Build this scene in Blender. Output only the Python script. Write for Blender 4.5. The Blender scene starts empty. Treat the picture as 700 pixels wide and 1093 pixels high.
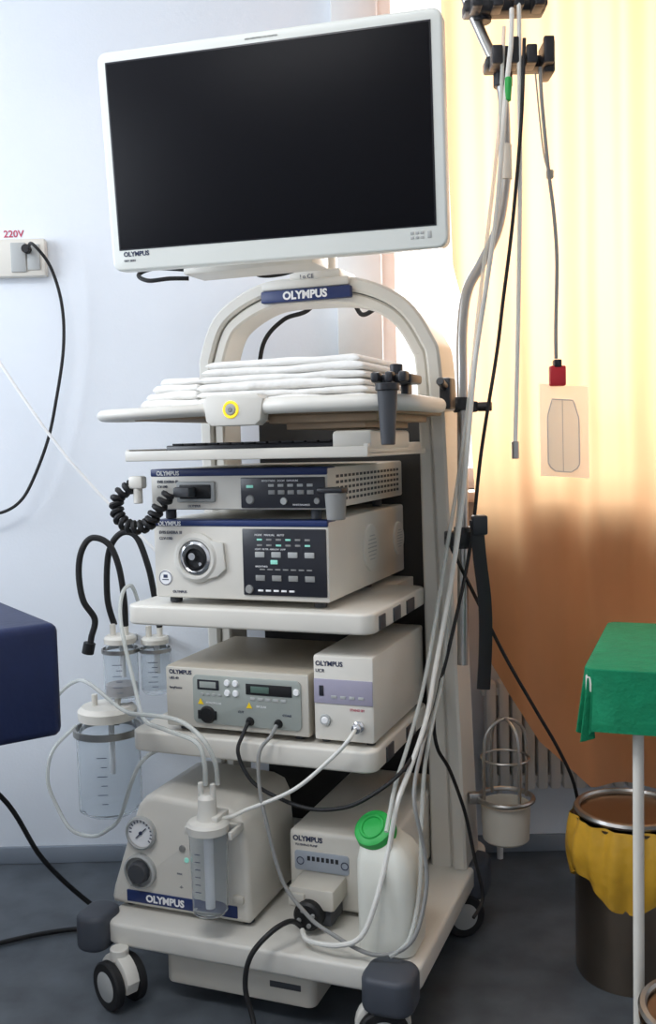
import bpy, bmesh, math, random
from mathutils import Vector, Matrix, noise
random.seed(7)
scene=bpy.context.scene
try:
    scene.view_settings.view_transform='Standard'
except Exception: pass
COL=bpy.context.collection
# ------------------------------------------------------------ materials
MATS={}
def mat(name,col,rough=.5,metal=0,var=.04,scale=12,trans=0,alpha=1,emit=0,bump=0,bscale=60,spec=.5,coat=0,ior=1.45,transl=0,tcol=None):
    m=bpy.data.materials.new(name);m.use_nodes=True
    nt=m.node_tree;N=nt.nodes;L=nt.links
    b=N['Principled BSDF']
    tc=N.new('ShaderNodeTexCoord');ns=N.new('ShaderNodeTexNoise');ns.inputs['Scale'].default_value=scale;ns.inputs['Detail'].default_value=4
    L.new(tc.outputs['Object'],ns.inputs['Vector'])
    cr=N.new('ShaderNodeValToRGB')
    c=col
    cr.color_ramp.elements[0].position=.3;cr.color_ramp.elements[1].position=.7
    cr.color_ramp.elements[0].color=(max(c[0]*(1-var),0),max(c[1]*(1-var),0),max(c[2]*(1-var),0),1)
    cr.color_ramp.elements[1].color=(min(c[0]*(1+var),1),min(c[1]*(1+var),1),min(c[2]*(1+var),1),1)
    L.new(ns.outputs['Fac'],cr.inputs['Fac']);L.new(cr.outputs['Color'],b.inputs['Base Color'])
    b.inputs['Roughness'].default_value=rough;b.inputs['Metallic'].default_value=metal
    b.inputs['Transmission Weight'].default_value=trans;b.inputs['Alpha'].default_value=alpha
    b.inputs['IOR'].default_value=ior;b.inputs['Specular IOR Level'].default_value=spec
    b.inputs['Coat Weight'].default_value=coat
    if emit:
        L.new(cr.outputs['Color'],b.inputs['Emission Color']);b.inputs['Emission Strength'].default_value=emit
    if bump:
        n2=N.new('ShaderNodeTexNoise');n2.inputs['Scale'].default_value=bscale;L.new(tc.outputs['Object'],n2.inputs['Vector'])
        bp=N.new('ShaderNodeBump');bp.inputs['Strength'].default_value=bump;bp.inputs['Distance'].default_value=.01
        L.new(n2.outputs['Fac'],bp.inputs['Height']);L.new(bp.outputs['Normal'],b.inputs['Normal'])
    if transl:
        t=N.new('ShaderNodeBsdfTranslucent')
        if tcol: t.inputs['Color'].default_value=(*tcol,1)
        else: L.new(cr.outputs['Color'],t.inputs['Color'])
        mx=N.new('ShaderNodeMixShader');mx.inputs[0].default_value=transl
        L.new(b.outputs[0],mx.inputs[1]);L.new(t.outputs[0],mx.inputs[2]);L.new(mx.outputs[0],N['Material Output'].inputs['Surface'])
    MATS[name]=m;return m
mat('wall',(.78,.82,.87),.85,var=.02,scale=3,bump=.05,bscale=120)
mat('floor',(.085,.098,.112),.42,var=.3,scale=9)
mat('skirt',(.22,.25,.29),.5)
mat('ceil',(.85,.85,.85),.9)
mat('frame_white',(.8,.82,.82),.4)
mat('white',(.70,.68,.62),.4,var=.02)
mat('offwhite',(.60,.57,.50),.42,var=.02)
mat('beige',(.45,.40,.32),.45,var=.03)
mat('cream',(.72,.69,.62),.35,var=.02)
mat('monitor_white',(.77,.79,.74),.35,var=.01)
mat('screen',(.006,.006,.008),.4,var=.0,spec=.10)
mat('screen_edge',(.015,.015,.02),.35)
mat('blue',(.018,.035,.13),.4)
mat('dark',(.02,.021,.025),.4)
mat('panel',(.022,.023,.03),.28)
mat('darkgrey',(.055,.058,.065),.55)
mat('slate',(.06,.068,.085),.5)
mat('black',(.010,.010,.011),.5)
mat('rubber',(.012,.012,.013),.6)
mat('grey',(.27,.27,.26),.5)
mat('lightgrey',(.42,.43,.42),.45)
mat('backing',(.03,.028,.026),.7)
mat('painted_shade',(.36,.26,.17),.6)  # shade under the tray put into a brown base colour
mat('chrome',(.75,.75,.75),.18,metal=1)
mat('steel',(.42,.41,.39),.34,metal=1)
mat('darksteel',(.34,.27,.21),.30,metal=1)
mat('ink',(.9,.9,.9),.5)
mat('inkdark',(.03,.04,.09),.5)
mat('inkred',(.50,.06,.12),.6)
mat('led',(.25,.6,.5),.4,emit=.3)
mat('lcd',(.10,.16,.13),.3)
mat('yellow',(.95,.66,.02),.35,var=0)
mat('ringyellow_glow',(1,.72,.03),.35,var=0,emit=.5)  # emission added to brighten the ring, which is no lamp
mat('esgpanel',(.36,.39,.36),.45)
mat('purple',(.36,.34,.43),.45)
mat('labelblue',(.40,.44,.50),.45)
mat('pad',(.93,.92,.89),.95,var=.02,bump=.25,bscale=70,transl=.15,tcol=(.95,.94,.9))
mat('clear',(.9,.93,.95),.06,trans=.93,ior=1.12,var=0)
mat('tube',(.70,.72,.68),.25,var=.03,alpha=.6)
mat('whitetube',(.76,.75,.70),.35)
mat('fluid',(.50,.42,.38),.3,alpha=.55)
mat('green',(.02,.40,.07),.45)
mat('drape',(.0,.20,.085),.85,var=.12,scale=25,bump=.25,bscale=90)
mat('bedblue',(.010,.020,.075),.5,var=.1,bump=.1)
mat('curtain',(.62,.25,.105),.9,var=.05,scale=6,transl=.45,tcol=(.96,.68,.40))
mat('yellowbag',(.75,.42,.04),.3,var=.15,alpha=.93,bump=.6,bscale=22)
mat('red',(.55,.02,.03),.4)
mat('padclear',(.88,.88,.86),.3,alpha=.55,var=0,transl=.5,tcol=(.95,.95,.92))
mat('padgel',(.9,.9,.87),.5,alpha=1,transl=.7,tcol=(.93,.93,.90))
mat('padprint',(.55,.57,.60),.5)
mat('radiator',(.72,.72,.70),.4)
mat('bottle',(.76,.76,.68),.35,var=.03)
# ------------------------------------------------------------ geometry builder
class G:
    def __init__(s): s.bm=bmesh.new();s.m=[];s.cur=0
    def M(s,n):
        if n not in s.m: s.m.append(n)
        s.cur=s.m.index(n);return s
    def _add(s,t):
        for f in t.faces: f.material_index=s.cur
        me=bpy.data.meshes.new('t');t.to_mesh(me);t.free();s.bm.from_mesh(me);bpy.data.meshes.remove(me);return s
    def box(s,a,b,bev=.003,seg=2,rot=None,piv=None):
        t=bmesh.new();bmesh.ops.create_cube(t,size=1)
        a=Vector(a);b=Vector(b);c=(a+b)/2;d=b-a
        for v in t.verts: v.co=Vector((v.co.x*d.x,v.co.y*d.y,v.co.z*d.z))+c
        if bev>0: bmesh.ops.bevel(t,geom=list(t.edges),offset=min(bev,min(abs(x) for x in d)*.45),segments=seg,affect='EDGES',profile=.5)
        if rot is not None:
            p=Vector(piv) if piv else c
            for v in t.verts: v.co=rot@(v.co-p)+p
        return s._add(t)
    def prism(s,poly,lo,hi,axis='z',bev=.004,seg=2):
        t=bmesh.new()
        def P(p,h):
            if axis=='z': return (p[0],p[1],h)
            if axis=='y': return (p[0],h,p[1])
            return (h,p[0],p[1])
        A=[t.verts.new(P(p,lo)) for p in poly];B=[t.verts.new(P(p,hi)) for p in poly]
        n=len(poly);fa=t.faces.new(A);fb=t.faces.new(B[::-1])
        for i in range(n): t.faces.new((A[i],B[i],B[(i+1)%n],A[(i+1)%n]))
        bmesh.ops.recalc_face_normals(t,faces=t.faces)
        if bev>0:
            es=[e for e in t.edges if (fa in e.link_faces or fb in e.link_faces)]
            bmesh.ops.bevel(t,geom=es,offset=bev,segments=seg,affect='EDGES',profile=.5)
        return s._add(t)
    def lathe(s,prof,c,axis=(0,0,1),seg=32,sq=1.0):
        a=Vector(axis).normalized();x=a.orthogonal().normalized();y=a.cross(x);c=Vector(c)
        t=bmesh.new();rings=[]
        for r,h in prof:
            if r<=1e-6: rings.append([t.verts.new(c+a*h)])
            else: rings.append([t.verts.new(c+a*h+(x*math.cos(2*math.pi*i/seg)+y*math.sin(2*math.pi*i/seg)*sq)*r) for i in range(seg)])
        for A,B in zip(rings,rings[1:]):
            for i in range(seg):
                j=(i+1)%seg
                if len(A)==1 and len(B)==1: break
                if len(A)==1: t.faces.new((A[0],B[i],B[j]))
                elif len(B)==1: t.faces.new((A[i],A[j],B[0]))
                else: t.faces.new((A[i],A[j],B[j],B[i]))
        bmesh.ops.recalc_face_normals(t,faces=t.faces)
        return s._add(t)
    def cyl(s,p0,p1,r,r1=None,seg=24,bev=.0015):
        p0=Vector(p0);p1=Vector(p1);L=(p1-p0).length
        r1=r if r1 is None else r1
        bev=min(bev,r*.3,r1*.3 if r1>0 else 1,L*.3)
        return s.lathe([(0,0),(r-bev,0),(r,bev),(r1,L-bev),(r1-bev,L),(0,L)],p0,p1-p0,seg)
    def tube(s,pts,r,n=8,seg=9,smooth=True,closed=False,flat=None):
        pts=[Vector(p) for p in pts]
        P=cat(pts,n,closed) if smooth else pts
        t=bmesh.new();rings=[]
        T0=(P[1]-P[0]).normalized();nv=T0.orthogonal().normalized()
        if flat: nv=Vector(flat)-T0*T0.dot(Vector(flat));nv.normalize()
        m=len(P)
        for i,p in enumerate(P):
            T=(P[(i+1)%m]-P[i-1]).normalized() if closed else (P[min(i+1,m-1)]-P[max(i-1,0)]).normalized()
            nv=(nv-T*T.dot(nv))
            if nv.length<1e-5: nv=T.orthogonal()
            nv.normalize();bn=T.cross(nv)
            if isinstance(r,tuple): ra,rb=r
            else: ra=rb=r
            rings.append([t.verts.new(p+nv*math.cos(2*math.pi*k/seg)*ra+bn*math.sin(2*math.pi*k/seg)*rb) for k in range(seg)])
        pairs=list(zip(rings,rings[1:]))
        if closed: pairs.append((rings[-1],rings[0]))
        for A,B in pairs:
            for k in range(seg): t.faces.new((A[k],A[(k+1)%seg],B[(k+1)%seg],B[k]))
        if not closed:
            t.faces.new(rings[0][::-1]);t.faces.new(rings[-1])
        bmesh.ops.recalc_face_normals(t,faces=t.faces)
        return s._add(t)
    def text(s,body,size,org,right,up,align='LEFT',ext=.0004,bold=.0):
        cu=bpy.data.curves.new('f','FONT');cu.body=body;cu.size=size;cu.extrude=ext;cu.align_x=align;cu.offset=bold;cu.resolution_u=3
        o=bpy.data.objects.new('f',cu);COL.objects.link(o)
        dg=bpy.context.evaluated_depsgraph_get();me=bpy.data.meshes.new_from_object(o.evaluated_get(dg))
        bpy.data.objects.remove(o)
        r=Vector(right).normalized();u=Vector(up).normalized();n=r.cross(u)
        M=Matrix(((r.x,u.x,n.x,org[0]),(r.y,u.y,n.y,org[1]),(r.z,u.z,n.z,org[2]),(0,0,0,1)))
        me.transform(M)
        t=bmesh.new();t.from_mesh(me);bpy.data.meshes.remove(me);return s._add(t)
    def grid(s,fn,nu,nv):
        t=bmesh.new();V=[[t.verts.new(fn(i/nu,j/nv)) for j in range(nv+1)] for i in range(nu+1)]
        for i in range(nu):
            for j in range(nv): t.faces.new((V[i][j],V[i+1][j],V[i+1][j+1],V[i][j+1]))
        return s._add(t)
def cat(P,n,closed=False):
    out=[];m=len(P)
    rng=range(m if closed else m-1)
    for i in rng:
        if closed: a,b,c,d=P[(i-1)%m],P[i],P[(i+1)%m],P[(i+2)%m]
        else: a,b,c,d=P[max(i-1,0)],P[i],P[i+1],P[min(i+2,m-1)]
        for k in range(n):
            t=k/n
            out.append(.5*((2*b)+(-a+c)*t+(2*a-5*b+4*c-d)*t*t+(-a+3*b-3*c+d)*t**3))
    if not closed: out.append(P[-1].copy())
    return out
def rrect(x0,y0,x1,y1,r,seg=6):
    o=[]
    for cx,cy,a0 in ((x1-r,y0+r,-90),(x1-r,y1-r,0),(x0+r,y1-r,90),(x0+r,y0+r,180)):
        for k in range(seg+1):
            a=math.radians(a0+90*k/seg);o.append((cx+r*math.cos(a),cy+r*math.sin(a)))
    return o
def finish(g,name,M,angle=.6):
    bm=g.bm;bm.normal_update()
    for f in bm.faces: f.smooth=True
    for e in bm.edges:
        if len(e.link_faces)==2 and e.calc_face_angle(0)>angle: e.smooth=False
    me=bpy.data.meshes.new(name);bm.transform(M);bm.to_mesh(me);bm.free()
    for n in g.m: me.materials.append(MATS[n])
    o=bpy.data.objects.new(name,me);COL.objects.link(o);return o
def islands(bm,gx,gy,gz):
    """split a builder mesh into clusters of pieces lying within the given gaps"""
    bm.verts.ensure_lookup_table();bm.faces.ensure_lookup_table()
    seen=set();isl=[]
    for f in bm.faces:
        if f.index in seen: continue
        st=[f];seen.add(f.index);fs=[]
        while st:
            q=st.pop();fs.append(q.index)
            for v in q.verts:
                for h in v.link_faces:
                    if h.index not in seen: seen.add(h.index);st.append(h)
        vs=[v.co for i in fs for v in bm.faces[i].verts]
        lo=[min(c[k] for c in vs) for k in range(3)];hi=[max(c[k] for c in vs) for k in range(3)]
        isl.append([lo,hi,fs])
    gap=(gx,gy,gz);ch=True
    while ch:
        ch=False;i=0
        while i<len(isl):
            j=i+1
            while j<len(isl):
                A,B=isl[i],isl[j]
                if all(A[0][k]-gap[k]<=B[1][k] and B[0][k]-gap[k]<=A[1][k] for k in range(3)):
                    A[0]=[min(A[0][k],B[0][k]) for k in range(3)];A[1]=[max(A[1][k],B[1][k]) for k in range(3)];A[2]+=B[2];isl.pop(j);ch=True
                else: j+=1
            i+=1
    return [x[2] for x in isl]
PSI=math.radians(21)
CART=Matrix.Translation((-.184,2.1,0))@Matrix.Rotation(-PSI,4,'Z')
WORLD=Matrix.Identity(4)
class Thing:
    def __init__(s,name,label,category,origin=(0,0,0),frame=None,group=None):
        s.frame=frame if frame is not None else CART
        s.o=Vector(origin)
        s.root=bpy.data.objects.new(name,None);s.root.empty_display_size=.05;COL.objects.link(s.root)
        s.root.matrix_world=s.frame@Matrix.Translation(s.o)
        s.root['label']=label;s.root['category']=category
        if group: s.root['group']=group
    def part(s,name,g,label=None,parent=None,angle=.6):
        o=finish(g,name,Matrix.Translation(-s.o),angle)
        o.parent=parent if parent else s.root
        if label: o['label']=label
        return o
    def parts(s,name,g,label=None,parent=None,gap=(.0003,.004,.0003),angle=.6):
        for fs in islands(g.bm,*gap):
            keep=set(fs);h=G();h.m=list(g.m);h.bm=g.bm.copy();h.bm.faces.ensure_lookup_table()
            bmesh.ops.delete(h.bm,geom=[f for f in h.bm.faces if f.index not in keep],context='FACES')
            s.part(name,h,label,parent,angle)
    def letters(s,g,label=None,parent=None):
        s.parts('lettering',g,label,parent,gap=(.009,.01,.0008))
def solo(name,g,label,category,origin=(0,0,0),frame=None,group=None,angle=.6):
    fr=frame if frame is not None else CART
    o=finish(g,name,Matrix.Translation(-Vector(origin)),angle)
    o.matrix_world=fr@Matrix.Translation(Vector(origin))
    o['label']=label;o['category']=category
    if group:o['group']=group
    return o
def cable(name,pts,r,m,label,category,frame=None,group=None,n=8,extra=None):
    g=G().M(m).tube(pts,r,n=n)
    if extra: extra(g)
    return solo(name,g,label,category,pts[0],frame,group)
def struct(name,g):
    o=finish(g,name,WORLD);o['kind']='structure';return o
RU=(1,0,0);UP=(0,0,1)
# ------------------------------------------------------------ room
WY=2.80
struct('floor',G().M('floor').box((-2.4,-1.2,-.1),(2.4,WY+.15,0),0))
struct('ceiling',G().M('ceil').box((-2.4,-1.2,2.9),(2.4,WY+.15,3.0),0))
g=G().M('wall').box((-2.4,WY,0),(.17,WY+.15,2.9),0).box((.17,WY,0),(1.75,WY+.15,1.06),0).box((.17,WY,2.6),(1.75,WY+.15,2.9),0).box((1.75,WY,0),(2.4,WY+.15,2.9),0)
struct('wall_back',g)
struct('wall_left',G().M('wall').box((-2.5,-1.2,0),(-2.4,WY+.15,2.9),0))
struct('wall_right',G().M('wall').box((2.4,-1.2,0),(2.5,WY+.15,2.9),0))
struct('wall_front',G().M('wall').box((-2.4,-1.3,0),(2.4,-1.2,2.9),0))
struct('baseboard_back',G().M('skirt').box((-2.4,WY-.012,0),(2.4,WY,.05),.003))
struct('trim_1',G().M('frame_white').box((.04,WY-.03,.06),(.165,WY,2.9),.004))
g=G().M('frame_white')
g.box((.17,WY+.06,1.06),(.21,WY+.12,2.6),.004).box((1.71,WY+.06,1.06),(1.75,WY+.12,2.6),.004).box((.17,WY+.06,1.06),(1.75,WY+.12,1.12),.004).box((.17,WY+.06,2.54),(1.75,WY+.12,2.6),.004).box((.92,WY+.06,1.1),(1.0,WY+.12,2.56),.004)
struct('window_1',g)
struct('trim_2',G().M('frame_white').box((.15,WY-.125,1.03),(1.78,WY+.06,1.06),.006))
# radiator
th=Thing('radiator','white ribbed panel radiator fixed low under the window','radiator',(1.1,WY-.05,.2),WORLD)
g=G().M('radiator')
x=.43
while x<1.7:
    g.box((x,WY-.085,.21),(x+.03,WY-.03,.52),.008);x+=.036
g.box((.42,WY-.075,.225),(1.71,WY-.04,.25),.004).box((.42,WY-.075,.48),(1.71,WY-.04,.505),.004)
th.part('panel',g)
for xx in (.55,1.5): th.part('bracket',G().M('radiator').box((xx,WY-.04,.3),(xx+.03,WY-.001,.45),.002))
th.part('supply_pipe',G().M('radiator').tube([(.47,WY-.05,.22),(.47,WY-.05,.12),(.47,WY-.05,.0)],.009))
# curtain
th=Thing('curtain','orange-cream fabric curtain hanging in folds, gathered at one side','curtain',(.9,2.58,2.7),WORLD)
def lerp(pts,z):
    if z<=pts[0][0]:return pts[0][1]
    for (a,b),(c,d) in zip(pts,pts[1:]):
        if z<=c: return b+(d-b)*(z-a)/(c-a)
    return pts[-1][1]
def edgeL(z): return lerp([(.24,.445),(.58,.43),(.89,.396),(1.13,.385),(1.54,.372),(1.65,.338),(2.3,.316),(2.8,.31)],z)
def hem(X): return lerp([(.40,.60),(.44,.52),(.51,.40),(.64,.28),(.86,.24),(1.9,.23)],X)
def cf(i,j):
    X0=.40+i*1.25
    zb=hem(X0);z=zb+(2.78-zb)*j
    X=edgeL(z)+i*(1.65-edgeL(z))
    low=max(0,1-(z/1.25))**.7
    w=.018*math.sin(X*34+.5*math.sin(z*1.3))*(1-.5*low)+.010*math.sin(X*71+z*.7)*(1-low)+.030*math.sin(X*17+z*3.4)*low+.05*noise.noise(Vector((X*5,z*2.6,3)))*(.2+low)
    w+=.032*low*math.sin((X*.9+z*.8)*14)
    return (X,2.59+w,z)
th.part('cloth',G().M('curtain').grid(cf,260,120),angle=3)
th.part('curtain_rail',G().M('frame_white').box((.2,2.57,2.78),(1.8,2.61,2.82),.004))
# socket
th=Thing('wall_socket_box','white wall-mounted double socket box with red lettering and black cable','socket',(-.84,WY,1.68),WORLD)
th.part('housing',G().M('cream').box((-.96,WY-.03,1.683),(-.766,WY,1.787),.006))
th.part('socket_cover',G().M('lightgrey').box((-.815,WY-.034,1.70),(-.78,WY-.0295,1.77),.002))
th.part('socket_cover',G().M('lightgrey').box((-.86,WY-.036,1.695),(-.818,WY-.0295,1.775),.002))
th.part('lettering',G().M('inkred').text('220V',.027,(-.888,WY-.001,1.797),RU,UP,bold=.0004),'red voltage lettering')
th.part('power_cable',G().M('rubber').tube([(-.81,WY-.037,1.755),(-.78,2.70,1.757),(-.74,2.72,1.70),(-.718,2.74,1.60),(-.720,2.745,1.479),(-.748,2.745,1.33),(-.775,2.745,1.226),(-.82,2.745,1.12),(-.858,2.745,1.061),(-.912,2.745,1.03),(-1.0,2.745,1.02)],.0045).cyl((-.813,WY-.055,1.755),(-.813,WY-.034,1.755),.012),'black cable hanging in a curve')
cable('thin_hose',[(-.95,2.62,1.60),(-.853,2.6,1.437),(-.681,2.6,1.174),(-.466,2.6,.933),(-.38,2.6,.84)],.0042,'ink','thin white hose stretched diagonally in front of the wall','hose',WORLD,n=3)
# ------------------------------------------------------------ monitor
a=.2594;t=.0895
n=Vector((-math.sin(a)*math.cos(t),-math.cos(a)*math.cos(t),-math.sin(t)));rt=Vector((math.cos(a),-math.sin(a),0));bk=-n;up=rt.cross(bk)
MON=Matrix(((rt.x,bk.x,up.x,-.1058),(rt.y,bk.y,up.y,2.0424),(rt.z,bk.z,up.z,1.8025),(0,0,0,1)))
th=Thing('medical_monitor','large medical monitor with off-white bezel and switched-off black screen','monitor',(0,.03,-.22),MON)
g=G().M('monitor_white').prism(rrect(-.362,-.223,.362,.223,.020),0,.045,'y',.006,3)
g.M('lightgrey').prism(rrect(-.27,-.15,.27,.15,.03),.043,.075,'y',.01,2)
for k in range(7): g.M('grey').box((-.20,.044,.165+k*.006),(.20,.047,.168+k*.006),0)
h=th.part('housing',g)
g=G().M('screen_edge').box((-.3435,-.0015,-.180),(.3405,.004,.2015),.001).M('screen').box((-.340,-.0028,-.1775),(.337,.002,.198),.001)
th.part('screen',g)
g=G().M('inkdark').text('OLYMPUS',.0135,(-.334,-.0006,-.193),RU,UP,bold=.0004).text('OEV 262H',.006,(-.334,-.0006,-.204),RU,UP).M('grey').text('HIGH DEFINITION LCD MONITOR',.0045,(0,-.0006,.209),RU,UP,'CENTER')
th.letters(g)
th.part('top_sensor',G().M('lightgrey').box((-.07,.01,.2215),(.07,.03,.225),.001))
g=G().M('lightgrey')
for k in range(3):
    for q in range(2): g.box((.288+k*.010,-.0012,-.194-q*.009),(.295+k*.010,.001,-.189-q*.009),.0005)
g.box((.322,-.0012,-.203),(.330,.001,-.189),.001)
th.parts('button',g)
# ------------------------------------------------------------ trolley
T=Thing('equipment_trolley','white medical equipment trolley with arched frame, shelves, trays, casters','trolley',(.04,.16,0))
g=G().M('white').prism(rrect(-.315,-.13,.405,.56,.05),.118,.168,'z',.008,3)
T.part('base_deck',g)
g=G().M('offwhite').prism(rrect(-.17,-.10,.18,.34,.02),.04,.119,'z',.006)
g.M('darkgrey').box((.08,-.1015,.075),(.15,-.099,.088),.001)
T.part('storage_drawer',g)
for (u0,u1,v0,v1,z0,z1) in ((-.368,-.292,-.16,-.06,.105,.185),(.30,.405,-.175,-.075,.098,.172),(-.36,-.29,.50,.58,.085,.172),(.36,.43,.38,.49,.085,.172)):
    g=G().M('slate').prism(rrect(u0,v0,u1,v1,.033),z0,z1,'z',.012,3)
    T.part('corner_bumper',g,'dark slate corner bumper')
def caster(u,v,ang):
    R=Matrix.Rotation(ang,4,'Z');M0=Matrix.Translation((u,v,0))@R
    g=G().M('white')
    prof=[(-.055,.05)]+[(.056*math.cos(math.radians(q)),.056+.058*math.sin(math.radians(q))) for q in range(175,-1,-15)]+[(.045,.04),(.0,.03)]
    g.prism(prof,-.016,.016,'y',.005)
    g.cyl((0,0,.10),(0,0,.125),.02)
    g.bm.transform(M0)
    c=T.part('caster',g,'white hooded swivel caster')
    for sy in (-1,1):
        g=G().M('rubber').lathe([(0,-.010),(.036,-.010),(.048,-.010),(.0515,-.006),(.0515,.006),(.048,.010),(.036,.010),(0,.010)],(0,sy*.028,.0515),(0,1,0),36)
        g.M('lightgrey').lathe([(0,sy*.011),(.030,sy*.011),(.034,sy*.009)],(0,sy*.028,.0515),(0,1,0),30)
        g.bm.transform(M0)
        T.part('wheel',g,parent=c)
caster(-.255,-.145,math.radians(-25));caster(.335,-.125,math.radians(20));caster(.365,.395,math.radians(35));caster(-.25,.48,math.radians(30))
# arch frame
OUT=[(-.287,.17),(-.287,.6),(-.287,1.0),(-.287,1.36),(-.280,1.44),(-.232,1.535),(-.115,1.598),(.014,1.606),(.150,1.594),(.262,1.540),(.328,1.450),(.350,1.36),(.364,1.0),(.378,.6),(.392,.17)]
path=cat([Vector((x,0,z)) for x,z in OUT],6)
def band(g,w0,w1,v0,v1,c=.006,flare=0):
    t=bmesh.new();rings=[];m=len(path)
    for i,p in enumerate(path):
        Tn=(path[min(i+1,m-1)]-path[max(i-1,0)]).normalized()
        N=Vector((Tn.z,0,-Tn.x))
        fl=flare*max(0,1-p.z/1.3) if i>m/2 else 0
        prof=[(w0+c,v0),(w1+fl-c,v0),(w1+fl,v0+c),(w1+fl,v1-c),(w1+fl-c,v1),(w0+c,v1),(w0,v1-c),(w0,v0+c)]
        rings.append([t.verts.new(p+N*w+Vector((0,v,0))) for w,v in prof])
    for A,B in zip(rings,rings[1:]):
        for k in range(8): t.faces.new((A[k],A[(k+1)%8],B[(k+1)%8],B[k]))
    t.faces.new(rings[0]);t.faces.new(rings[-1][::-1])
    bmesh.ops.recalc_face_normals(t,faces=t.faces)
    g._add(t)
g=G().M('white');band(g,0,.034,.36,.50);T.part('arch_frame',g)
g=G().M('cream');band(g,.036,.064,.37,.47,.005,.03);g.M('grey');band(g,.0335,.0365,.38,.46,.001);T.part('inner_rail',g,'thin inner arch rail')
g=G().M('backing').box((-.21,.548,.168),(.33,.56,1.27),.004)
T.part('back_panel',g,'dark rear panel')
for z0,z1,nm in ((.520,.566,0),(.808,.852,1)):
    g=G().M('cream').prism(rrect(-.286,-.025,.296,.395,.03),z0,z1,'z',.006,3).box((-.22,.38,z0),(.22,.546,z1),.002)
    s=T.part('shelf',g)
    for q in ((.02,.06),(.12,.17),(.22,.28)) if nm else ((.05,.10),(.2,.27)):
        T.part('edge_clip',G().M('darkgrey').box((.295,q[0],z0+.004),(.299,q[1],z1-.010),.001),'dark clip on the shelf edge',parent=s)
# top tray
g=G().M('cream').prism(rrect(-.262,-.095,.385,.39,.05),1.268,1.283,'z',.005,2)
g.M('painted_shade').prism(rrect(-.235,-.065,.355,.37,.04),1.258,1.269,'z',.002,1)
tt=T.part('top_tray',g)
rim=[(-.014,-.105,1.274),(-.08,-.128,1.272),(-.17,-.135,1.270),(-.245,-.118,1.270),(-.284,-.07,1.270),(-.290,.02,1.271),(-.275,.12,1.274)]
T.part('handle_rail',G().M('white').tube(rim,(.0125,.016),flat=(0,0,1),n=8,seg=16),parent=tt)
rim=[(.108,-.105,1.277),(.18,-.128,1.277),(.29,-.135,1.276),(.365,-.118,1.275),(.404,-.07,1.274),(.406,.05,1.274),(.398,.15,1.275)]
T.part('handle_rail',G().M('white').tube(rim,(.016,.015),flat=(0,0,1),n=8,seg=16),parent=tt)
g=G().M('white').prism([(-.02,1.292),(-.014,1.25),(-.002,1.240),(.095,1.240),(.107,1.25),(.113,1.292),(.10,1.302),(-.008,1.302)],-.125,-.085,'y',.004)
cp=T.part('front_panel',g,parent=tt)
g=G().M('ringyellow_glow').lathe([(.0115,0),(.013,.003),(.0165,.003),(.018,0)],(.043,-.1245,1.272),(0,-1,0),32).M('lightgrey').lathe([(0,.003),(.009,.003),(.0125,0)],(.043,-.1255,1.272),(0,-1,0)).M('grey').lathe([(0,.005),(.004,.005),(.005,.003)],(.043,-.1255,1.272),(0,-1,0))
T.part('lock_knob',g,'round lock, yellow ring with added glow',parent=cp)
g=G().M('painted_shade').box((.10,-.07,1.243),(.33,.30,1.259),.003).box((.13,-.05,1.230),(.30,.25,1.244),.002)
T.part('slide_bracket',g,'bracket under the tray, shade painted in brown')
# keyboard tray
g=G().M('cream').prism(rrect(-.232,-.08,.315,.36,.02),1.172,1.184,'z',.003,2)
g.box((-.232,-.085,1.172),(.315,-.07,1.194),.003).box((-.232,-.08,1.176),(-.222,.3,1.197),.002).box((.305,-.08,1.176),(.315,.3,1.199),.002)
kt=T.part('keyboard_tray',g)
T.part('tray_bracket',G().M('cream').box((.235,-.07,1.186),(.318,.2,1.225),.008),parent=kt)
g=G().M('panel').box((-.18,.0,1.184),(.215,.15,1.204),.003)
for r_ in range(4):
    for c_ in range(13): g.M('darkgrey').box((-.170+c_*.029,.01+r_*.035,1.204),(-.146+c_*.029,.038+r_*.035,1.208),.001)
solo('keyboard',g,'dark keyboard lying in the pull-out tray','keyboard',(0,.08,1.184))
# scope hanger
g=G().M('dark').box((.345,-.135,1.308),(.420,-.06,1.326),.005)
for k,uu in enumerate((.347,.374,.400)): g.box((uu,-.158,1.310),(uu+.016,-.13,1.330),.005)
g.cyl((.385,-.115,1.325),(.385,-.115,1.345),.012).box((.385,-.09,1.28),(.40,-.06,1.315),.003)
hg=T.part('scope_hanger',g,'dark plastic endoscope hanger claw')
g=G().M('darkgrey').cyl((.382,-.165,1.195),(.382,-.165,1.30),.013,.019).M('dark').cyl((.382,-.165,1.294),(.382,-.165,1.308),.022)
T.part('cup',g,'grey tapered holder cup',parent=hg)
g=G().M('dark').box((.372,.25,1.27),(.398,.30,1.34),.005).cyl((.385,.25,1.32),(.385,.21,1.33),.009)
T.part('frame_clamp',g)
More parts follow.
